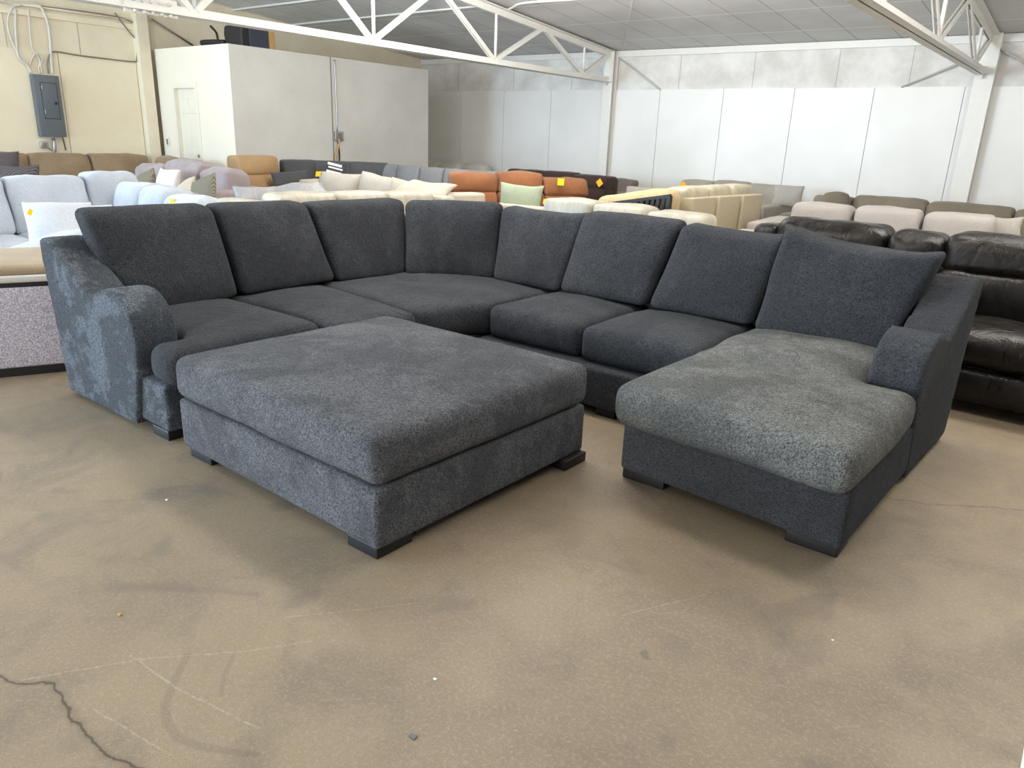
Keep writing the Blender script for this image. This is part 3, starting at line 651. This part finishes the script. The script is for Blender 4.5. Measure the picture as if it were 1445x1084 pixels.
# black leather reclining sofa behind the chaise
root, W = sofa('reclining_sofa', 'black leather reclining sofa with puffy headrests behind the chaise', 'sofa', (-2.14, 5.86), (.2, 5.80), -1, 3, 'leather_black', GB, z=.955, depth=.93, seat=.47, frame=.7, arms=(1, 1), armz=.6, armw=.22, style='none', seats=False, zs=None)
wd = [(.235, 1.0, .955, .30), (.99, 1.345, .94, .29), (1.335, 2.12, .96, .30)]
obj('side_wing', hexbox([W(.06, .1, .5), W(.25, .1, .5), W(.25, .4, .5), W(.06, .4, .5), W(.06, .1, .90), W(.25, .1, .90), W(.25, .34, .90), W(.06, .34, .90)], .06, n=5), 'leather_black', root)
for i, (s0, s1, zt, th) in enumerate(wd):
    Q = lambda s0, t0, z0, s1, t1, z1, k0=0, k1=0: [W(s0, t0, z0), W(s1, t0, z0), W(s1, t1, z0), W(s0, t1, z0), W(s0, t0 + k0, z1), W(s1, t0 + k0, z1), W(s1, t1 + k1, z1), W(s0, t1 + k1, z1)]
    obj('headrest', hexbox(Q(s0, .06, .70, s1, .42, zt, .0, -.06), .085, (0, 0, 0, .035, 0, .012), n=8, amp=.012, fs=7, seed=i), 'leather_black', root)
    obj('back_cushion', hexbox(Q(s0, .1, .42, s1, .47, .745, 0, -.02), .05, (0, 0, 0, .04, 0, 0), n=8, amp=.016, fs=7, seed=i + 5), 'leather_black', root)
    obj('seat_cushion', hexbox(Q(s0, .2, .26, s1, .95, .475), .08, (0, 0, 0, .02, 0, .03), n=8, amp=.01, fs=6, seed=i + 9), 'leather_black', root)
    obj('footrest', hexbox(Q(s0, .84, .07, s1, .965, .262), .03, (0, 0, 0, .015, 0, 0), n=6, amp=.006, seed=i + 12), 'leather_black', root)

# cream leather sofa standing back to back with the sectional (back wall side)
root, W = sofa('leather_sofa', 'cream leather three seat sofa just behind the middle of the sectional', 'sofa', (-4.24, 5.45), (-2.30, 5.5), 1, 3, 'leather_cream', GB, z=.90, depth=.9, frame=.72, arms=(1, 1), armz=.76, armw=.2, thick=.24, lean=.0, amp=.014, bz=.02, zs=[.935, .925, .905], r=.05)
price_tag(root, W(.235, .09, .905), (1, .3, 0), (.2, 0, 1), .045)
# cream leather sofa behind the left run
root, W = sofa('leather_sofa', 'cream leather sofa with piped cushions just behind the left run of the sectional', 'sofa', (-5.22, 3.48), (-5.16, 5.62), 1, 3, 'leather_cream', GB, z=.90, depth=.74, frame=.74, arms=(1, 1), armz=.86, armw=.2, thick=.22, lean=.0, amp=.008, bz=.02, zs=[.925, .92, .905], r=.05)
throw('throw_pillow', 'silver grey leather pillow with piping behind the left run of the sectional', (-5.86, 3.84, .79), (.35, 1, 0), (-.2, 0, 1), .36, .34, .16, 'leather_silver', 3)
throw('throw_pillow', 'flat silver grey leather pillow lying behind the cream piped cushions', (-5.82, 4.28, .83), (.15, 1, .08), (-.8, .1, .5), .62, .42, .16, 'leather_silver', 5, amp=.03)

# pale grey sectional at left
root = thing('sectional_sofa', 'pale blue grey plush sectional at far left behind the tweed bench', 'sofa', (-7.0, 3.0, 0), GB)
run(root, (-7.98, .9), (-7.98, 3.72), -1, 3, 'pale', z=.95, depth=1.0, frame=.72, thick=.26, lean=.1, amp=.02, bz=.05, seed=3, widths=[1.62, .67, .5], zs=[.94, .93, .96], legs=True)
W = run(root, (-7.45, 3.78), (-5.95, 3.72), -1, 3, 'pale', z=.93, depth=1.0, frame=.72, thick=.3, lean=.06, amp=.03, bz=.06, seed=8, zs=[.90, .88, .85], widths=[.9, 1, 1.1])
obj('chaise_seat', hexbox(quad8([(-6.9, 1.55), (-5.75, 1.95), (-5.95, 2.8), (-6.95, 2.8)], .06, .46), .06, (0, 0, 0, 0, 0, .03), n=6, amp=.01), 'pale', root)
obj('arm', hexbox([(-5.72, 1.72, .06), (-5.5, 1.92, .06), (-6.0, 2.6, .06), (-6.2, 2.45, .06), (-5.64, 1.72, .62), (-5.44, 1.92, .62), (-6.0, 2.62, .68), (-6.22, 2.45, .68)], .09, n=6), 'pale', root)
obj('bolster', hexbox([(-7.35, 1.2, .4), (-6.72, 1.55, .4), (-6.8, 1.85, .4), (-7.4, 1.7, .4), (-7.35, 1.3, .70), (-6.72, 1.65, .74), (-6.8, 1.85, .74), (-7.4, 1.7, .70)], .05, n=5, amp=.01), 'lavender', root, label='lavender grey bolster')
price_tag(root, at_y(243, 285, 3.30), (1, .1, 0), (.3, -.2, 1), .055)
pil = throw('throw_pillow', 'pale blue grey square pillow with yellow tag leaning at far left', (-6.12, 2.33, .63), (.45, .9, 0), (-.5, .1, 1), .45, .50, .2, 'pale_light', 2)
obj('price_tag', hexa([at_x(38, 302, -5.93), at_x(44, 305, -5.93), at_x(44, 305, -5.94), at_x(38, 302, -5.94), at_x(41, 294, -5.93), at_x(47, 297, -5.93), at_x(47, 297, -5.94), at_x(41, 294, -5.94)]), 'tag_yellow', pil, False, label='small yellow price tag')
throw('throw_pillow', 'crumpled off-white pillow beside the top left of the charcoal sofa', (-6.1, 2.56, .69), (.3, .8, 0), (-.3, .2, 1), .30, .30, .2, 'pale_light', 6, amp=.02)

# tweed bench with tan top
t = thing('storage_bench', 'lavender grey tweed bench with tan linen top at left edge', 'bench', (-5.2, 1.4, 0))
q = [(-5.80, 1.17), (-5.02, .93), (-4.66, 1.83), (-5.42, 2.07)]
ins = lambda q, k: [tuple(Vector((sum(p[0] for p in q) / 4, sum(p[1] for p in q) / 4)).lerp(Vector(p), k)) for p in q]
obj('body', hexbox(quad8(q, .05, .525), .02, n=5), 'tweed', t)
obj('plinth', hexa(quad8(ins(q, .97), 0, .055)), 'black_leg', t, False)
obj('trim_band', hexa(quad8(ins(q, .985), .52, .548)), 'black_leg', t, False, label='black band under the lid')
obj('rim', hexbox(quad8(ins(q, 1.0), .545, .585), .012, n=3), 'white_felt', t, label='whitish felt rim')
obj('cushion', hexbox(quad8(ins(q, .95), .58, .64), .03, (0, 0, 0, 0, 0, .02), n=5), 'tan_linen', t, label='tan linen top')

# brown sectional along the left wall
root = thing('sectional_sofa', 'brown microsuede corner sectional along the cream left wall', 'sofa', (-12.3, 5.2, 0), GB)
run(root, (-12.92, 2.9), (-12.92, 6.3), -1, 4, 'brown', z=.96, depth=.95, frame=.8, thick=.26, amp=.02, bz=.05, seed=5, widths=[.9, .8, .9, .95])
run(root, (-12.0, 6.42), (-10.75, 6.32), -1, 2, 'brown', z=.96, depth=.9, frame=.75, thick=.26, amp=.03, bz=.06, seed=15, arms=(0, 1), armz=.7, zs=[.95, .93])
throw('throw_pillow', 'dark plum pillow at the left edge in front of the brown sectional', (-11.75, 3.85, .78), (.3, 1, 0), (-.2, 0, 1), .5, .5, .18, 'plum', 1)
throw('throw_pillow', 'dark ribbed pillow at the left edge under the plum pillow', (-11.5, 3.95, .66), (.3, 1, 0), (-.2, 0, 1), .55, .4, .18, 'dark_rib', 4)

# mauve sofa and its pillows
root, W = sofa('sofa', 'mauve grey sofa with slumped cushions in front of the office door', 'sofa', (-10.62, 5.5), (-8.0, 5.42), -1, 3, 'mauve', GB, z=.95, depth=.95, frame=.72, thick=.32, lean=.08, amp=.045, bz=.1, arms=(0, 1), armz=.72, armw=.24, zs=[.90, .98, .93], widths=[1, 1.1, .8], seed=6)
throw('throw_pillow', 'blush white square pillow propped on the mauve sofa', at_y(237, 258, 4.72), (1, .1, 0), (-.1, .3, 1), .4, .34, .16, 'blush', 1)
throw('throw_pillow', 'olive ribbed pillow left of the blush white pillow', at_y(205, 262, 4.75), (1, 0, .3), (-.3, .3, 1), .46, .36, .16, 'olive_rib', 2)
throw('throw_pillow', 'cream pleated pillow right of the blush white pillow', at_y(262, 270, 4.75), (1, .1, .4), (-.4, .3, .8), .4, .26, .14, 'cream_rib', 3)
throw('throw_pillow', 'olive ribbed pillow leaning right of the cream pleated pillow', at_y(287, 273, 4.62), (1, .1, .35), (-.3, .3, 1), .44, .38, .16, 'olive_rib', 4)

# tan recliner in front of the office
root, W = sofa('recliner_chair', 'tan suede recliner chair in front of the office corner', 'recliner', (-10.55, 6.28), (-10.55, 7.28), -1, 1, 'suede_tan', GB, z=1.04, depth=.95, frame=.82, style='recliner', arms=(1, 1), armz=.64, armw=.14, thick=.2, amp=.012)

# charcoal and slate curved sectional along the office
root = thing('sectional_sofa', 'long charcoal and slate corner sectional beside the office', 'sofa', (-9.5, 8.2, 0), GB)
run(root, (-10.53, 7.3), (-10.38, 7.84), -1, 1, 'charcoal', z=.99, depth=.95, frame=.8, style='cushion', thick=.22, amp=.006, legs=False, seed=1, bz=.01, r=.045)
run(root, (-10.36, 7.90), (-9.90, 8.33), -1, 1, 'charcoal', z=.985, depth=.85, frame=.8, thick=.22, amp=.006, legs=False, seed=2, bz=.01, r=.045)
run(root, (-10.0, 8.26), (-9.5, 8.74), -1, 1, 'charcoal', z=.985, depth=.8, frame=.8, thick=.22, amp=.006, legs=False, seed=3, bz=.01, r=.045)
run(root, (-9.58, 8.76), (-7.1, 8.80), -1, 5, 'slate', z=.965, depth=.9, frame=.8, thick=.2, amp=.006, arms=(0, 0), seed=4, bz=.01, r=.045, gap=.014)
throw('throw_pillow', 'dark charcoal bolster pillow on the sectional beside the tan recliner', at_x(412, 256, -9.9), (.2, 1, .05), (-.3, 0, 1), .62, .3, .18, 'charcoal', 5)
t = thing('display_card', 'black and white printed card propped on the charcoal sectional', 'card', tuple(at_z(472, 250, .72)))
c = at_z(472, 240, .86); X = Vector((.55, .78, -.22)).normalized(); Z = Vector((.0, .25, 1)).normalized(); Z = (Z - X * Z.dot(X)).normalized(); N = X.cross(Z)
def card(x0, z0, x1, z1, o0, o1): return hexa([c + X * x + Z * z + N * o for x, z, o in ((x0, z0, o0), (x1, z0, o0), (x1, z0, o1), (x0, z0, o1), (x0, z1, o0), (x1, z1, o0), (x1, z1, o1), (x0, z1, o1))])
obj('panel', card(-.13, -.17, .13, .11, -.006, .006), 'print_black', t, False)
for z0, z1, x0, x1 in ((.06, .1, -.12, .1), (.015, .04, -.1, .12), (-.06, -.02, -.12, .12), (-.085, -.075, -.1, .11)):
    obj('printed_line', card(x0, z0, x1, z1, .0061, .0085), 'print_white', t, False)
obj('printed_band', card(-.13, -.17, .02, -.1, .0061, .0085), 'print_blue', t, False)

# taupe sofa with piled pillows, its oatmeal arm
root, W = sofa('sofa', 'oatmeal weave sofa piled with taupe pillows in mid room', 'sofa', (-8.75, 7.35), (-5.98, 7.05), -1, 3, 'oat', GB, z=.74, depth=.9, frame=.76, arms=(1, 1), armz=.79, armw=.26, thick=.2, amp=.02)
pil = throw('throw_pillow', 'taupe pillow with a yellow tag at left end of the oatmeal sofa', (-7.95, 6.42, .74), (.9, .35, -.02), (-.1, .35, 1), .62, .40, .2, 'taupe', 1)
throw('throw_pillow', 'taupe pillow second from left on the oatmeal sofa', (-7.28, 6.5, .735), (.9, .25, -.12), (-.1, .35, 1), .60, .42, .2, 'taupe', 2, amp=.02)
throw('throw_pillow', 'oatmeal pillow third from left on the oatmeal sofa', (-6.75, 6.5, .72), (.9, .25, -.1), (-.1, .35, 1), .55, .4, .2, 'oat', 3, amp=.02)
throw('throw_pillow', 'crumpled piped oatmeal pillow lying near the arm of the oatmeal sofa', (-6.35, 6.35, .80), (.95, .2, -.05), (-.2, .8, .45), .72, .4, .14, 'oat', 4, amp=.035)
obj('price_tag', hexa([at_y(445, 249, 6.33), at_y(452, 249, 6.33), at_y(452, 249, 6.34), at_y(445, 249, 6.34), at_y(446, 242, 6.33), at_y(453, 242, 6.33), at_y(453, 242, 6.34), at_y(446, 242, 6.34)]), 'tag_yellow', pil, False, label='small yellow price tag')

# small off-white sofa far back by the office
sofa('sofa', 'off-white three cushion sofa against the back wall by the office', 'sofa', (-12.85, 12.85), (-10.5, 12.85), -1, 3, 'offwhite', GB, z=.86, depth=.9, frame=.7, thick=.26, lean=.02, r=.1, bz=.12, arms=(1, 1), armz=.6, armw=.16)

# rust sofa
root, W = sofa('reclining_sofa', 'rust brown microfibre reclining sofa in mid room', 'sofa', (-7.12, 7.58), (-5.96, 9.06), -1, 3, 'rust', GB, z=.98, depth=.72, frame=.82, style='recliner', thick=.22, amp=.02, bz=.05, arms=(0, 0), seed=2, zs=[.975, .995, .935])
price_tag(root, W(1.46, .43, .905), (1.1, 1.4, -.05), (0, .1, 1), .09)
# espresso sofa
root, W = sofa('reclining_sofa', 'espresso brown reclining sofa behind the rust sofa', 'sofa', (-8.75, 11.2), (-6.55, 11.1), -1, 3, 'espresso', GB, z=.94, depth=.9, frame=.86, style='recliner', thick=.22, amp=.01, bz=.02, arms=(0, 0), zs=[.915, .92, .90])
price_tag(root, at_y(846, 258, 10.6), (1, -.1, .8), (-.8, 0, 1), .1, 'tag_orange')
# ash grey sofa by the back wall
sofa('sofa', 'ash grey sofa against the back wall right of the espresso sofa', 'sofa', (-9.6, 12.8), (-6.75, 12.6), -1, 3, 'ash', GB, z=.80, depth=.9, frame=.66, arms=(0, 1), armz=.6, armw=.2, thick=.26)

# sage pillow on an ivory loveseat
root, W = sofa('loveseat', 'ivory loveseat under the sage green pillow', 'sofa', (-5.42, 6.2), (-4.35, 6.3), 1, 2, 'oat', GB, z=.74, depth=.85, frame=.77, thick=.18, lean=.03, arms=(1, 1), armz=.6, armw=.14)
throw('throw_pillow', 'sage green pillow on top of the ivory loveseat', at_y(734, 283, 6.62), (1, .35, -.04), (-.05, .2, 1), .5, .36, .16, 'sage', 3, ear=.06)

# upturned cream chaise with slats
t = thing('lounge_chair', 'upturned cream plush lounge chair showing black slats, behind the cream leather sofa', 'lounge chair', (-3.67, 6.6, 0))
p0 = Vector((-4.08, 6.5, 0)); p1 = Vector((-3.26, 6.52, 0)); u = (p1 - p0).normalized(); f = Vector((u.y, -u.x, 0)); Lg = (p1 - p0).length
Wl = lambda s, t_, z: p0 + u * s + f * t_ + Vector((0, 0, z))
obj('seat_pad', hexbox([Wl(.0, .02, 0), Wl(Lg, .02, 0), Wl(Lg, -.26, 0), Wl(.0, -.26, 0), Wl(.0, .04, .90), Wl(Lg, .04, 1.04), Wl(Lg, -.24, 1.04), Wl(.0, -.24, .90)], .09, (0, 0, 0, .02, 0, .02), n=8, amp=.012, fs=6), 'fur_cream', t)
b = bmesh.new(); bar(Wl(.2, .07, .86), Wl(Lg + .01, .07, .98), .05, .03, bm=b); bar(Wl(.2, .07, .2), Wl(Lg, .07, .2), .05, .03, bm=b); bar(Wl(Lg, .07, .02), Wl(Lg, .07, .98), .05, .04, bm=b); bar(Wl(.2, .07, .02), Wl(.2, .07, .86), .05, .04, bm=b)
obj('frame', b, 'black_leg', t, False, label='black frame')
for k in range(10):
    s = .25 + k * (Lg - .27) / 10; obj('slat', bar(Wl(s - .05, .07, .2), Wl(s + .03, .07, .86 + .12 * (s - .2) / (Lg - .2)), .03, .03, up=f), 'black_leg', t, False, label='black slat')

# grey sofas at the back wall
root, W = sofa('sofa', 'warm grey sofa with piped pillows against the back wall in mid photo', 'sofa', (-6.15, 12.85), (-4.05, 12.75), -1, 3, 'grey_warm', GB, z=.84, depth=1.5, frame=.66, arms=(0, 1), armz=.6, armw=.2, thick=.24, amp=.02, zs=[.86, .88, .86])
price_tag(root, at_y(964, 262, 12.2), (1, 0, .8), (-.8, 0, 1), .11, 'tag_orange')
throw('throw_pillow', 'warm grey pillow at the right end of the warm grey wall sofa', at_y(1111, 277, 12.0), (1, .3, 0), (0, .3, 1), .46, .34, .16, 'lightgrey', 6)
sofa('sofa', 'light grey low back sofa behind the upturned lounge chair', 'sofa', (-6.2, 10.4), (-4.2, 10.3), 1, 2, 'lightgrey', GB, z=.72, depth=.9, frame=.80, thick=.18, lean=0, arms=(1, 1), armz=.6)

# ivory three seat recliner seen from behind
root = thing('reclining_sofa', 'ivory leather reclining sofa seen from behind its tan back panels', 'sofa', (-3.4, 7.3, 0), GB)
W = run(root, (-3.26, 6.86), (-3.2, 8.44), 1, 3, 'leather_ivory', z=.9, depth=.92, frame=.5, style='none', seats=True, fmat='back_tan', legs=True)
for i in range(3):
    s0, s1 = .528 * i + .008, .528 * i + .508; k = (.02, .0, -.02)[i]
    Q = lambda s0, t0, z0, s1, t1, z1, k0=0, k1=0: [W(s0, t0, z0), W(s1, t0, z0), W(s1, t1, z0), W(s0, t1, z0), W(s0, t0 + k0, z1), W(s1, t0 + k0, z1), W(s1, t1 + k1, z1), W(s0, t1 + k1, z1)]
    obj('back_panel', hexbox(Q(s0, -.05 + k, .12, s1, .1, .945, -.02, 0), .012, n=4), 'back_tan', root, label='flat tan vinyl back panel')
    obj('headrest', hexbox(Q(s0, .03, .7, s1, .32, 1.035, .0, -.06), .05, (0, 0, 0, .05, 0, .015), n=6, amp=.01, seed=i), 'leather_ivory', root)
    obj('back_cushion', hexbox(Q(s0, .1, .44, s1, .36, .8), .06, (0, 0, 0, .05, 0, 0), n=5, seed=i), 'leather_ivory', root)

# pinkish beige sofa behind the black one
root, W = sofa('sofa', 'pinkish beige sofa with plump cushions behind the black leather sofa', 'sofa', (-2.98, 7.7), (-.42, 7.9), 1, 3, 'pinkbeige', GB, z=.91, depth=1.1, frame=.7, arms=(1, 1), armz=.7, armw=.38, bz=.02, r=.07, thick=.26, lean=.0, amp=.012, zs=[.92, .93, .92], gap=.02)
throw('throw_pillow', 'crumpled light grey pillow on the right of the pinkish beige sofa', at_y(1412, 322, 8.25), (1, .3, .1), (-.2, .3, 1), .36, .2, .16, 'lightgrey', 8, amp=.03)
# taupe brown sofa at far right
root, W = sofa('sofa', 'taupe brown sofa along the back wall at far right', 'sofa', (-3.55, 11.35), (.4, 11.15), -1, 4, 'taupe_dark', GB, z=.85, depth=.95, frame=.66, thick=.26, amp=.015, widths=[.55, .95, 1, 1.2], arms=(1, 1), armz=.6, zs=[.83, .87, .86, .84])
throw('throw_pillow', 'round-cornered taupe pillow standing on the taupe brown sofa', at_y(1179, 292, 10.75), (.7, .7, 0), (0, .2, 1), .34, .34, .22, 'taupe_dark', 4, ear=-.12)

# floor litter
for i, (px, py, r_, mat, lab) in enumerate(((169, 868, .008, 'cable_yellow', 'tiny yellow leaf scrap on the floor at left'), (583, 1040, .011, 'panel_grey', 'small grey chip on the floor at bottom centre'), (614, 959, .006, 'print_white', 'small white chip on the floor at centre'), (236, 706, .008, 'print_white', 'pale wood sliver on the floor left of the ottoman'), (1175, 904, .004, 'print_white', 'small white crumb on the floor below the chaise'))):
    p = at_z(px, py, 0)
    tag(obj('floor_scrap', hexbox([(p.x - r_, p.y - r_ * .5, 0), (p.x + r_, p.y - r_ * .6, 0), (p.x + r_ * .8, p.y + r_ * .6, 0), (p.x - r_ * .9, p.y + r_ * .4, 0), (p.x - r_, p.y - r_ * .5, .003), (p.x + r_, p.y - r_ * .6, .004), (p.x + r_ * .8, p.y + r_ * .6, .004), (p.x - r_ * .9, p.y + r_ * .4, .003)], .001, n=2), mat), lab, 'scrap')

# ---------------------------------------------------------------- light
def area(name, loc, target, sx, sy, power, color, spread=math.pi):
    l = bpy.data.lights.new(name, 'AREA'); l.shape = 'RECTANGLE'; l.size = sx; l.size_y = sy; l.energy = power; l.color = color; l.spread = spread
    o = bpy.data.objects.new(name, l); C.objects.link(o); o.location = loc
    o.rotation_euler = (Vector(target) - Vector(loc)).to_track_quat('-Z', 'Y').to_euler(); return o
area('doorway_daylight', (-2.4, -5.5, 1.5), (-6, 6, 1.0), 1.6, 2.6, 330, (1.0, .98, .95))
area('left_side_fill', (-9.6, -2.6, 2.0), (-4.2, 1.2, .1), 2.6, 2.2, 260, (.60, .80, 1.0))  # added bluish fill for the left arm, ottoman and floor, not a known window
area('office_side_fill', (-3.2, 6.8, zc(6.8) - .3), (-10.7, 8.6, 1.3), .3, 1.8, 75, (1.0, .985, .96))  # added fill that brightens the office side, no real lamp there
area('storefront_daylight', (-10.2, -5.5, 1.6), (-6.0, 4, .6), 5.0, 2.4, 900, (.58, .79, 1.0))
for i, (x, y, p, L) in enumerate(((-3.2, 3.6, 110, 3.6), (.4, 5.9, 120, 3.6), (-6.8, 6.9, 60, 3.0), (-10.6, 3.6, 22, 2.4))):
    area('ceiling_fixture', (x, y, zc(y) - .35), (x, y, 0), L, .6, p, (1.0, .93, .83))
for i, (x, y, p) in enumerate(((-9.5, 3.5, 50), (-5, 6.6, 140), (-5, 1.5, 70), (.6, 6.6, 120), (.5, 1.2, 35), (4.0, 7.6, 60))):
    area('ceiling_fill', (x, y, zc(y) - .85), (x, y + .9, zc(y) + .65), .6, 2.4, p * 1.15, (1.0, .985, .96))  # added upward fills to brighten the ceiling, not known fixtures
for x, p in ((-7, 50), (-2, 6), (2.5, 6)):
    area('back_wall_fill', (x, 6.6, zc(6.6) - .3), (x - .5, 13, 1.4), 2.0, .3, p, (1.0, .98, .95))  # added fills aimed at the back wall to lift its brightness
wd = bpy.data.worlds.new('daylight'); S.world = wd; wd.use_nodes = True
bg = wd.node_tree.nodes['Background']; bg.inputs[0].default_value = (.84, .92, 1.0, 1); bg.inputs[1].default_value = .55
S.view_settings.view_transform = 'Standard'; S.view_settings.look = 'None'; S.view_settings.gamma = 1; S.view_settings.exposure = 0.0
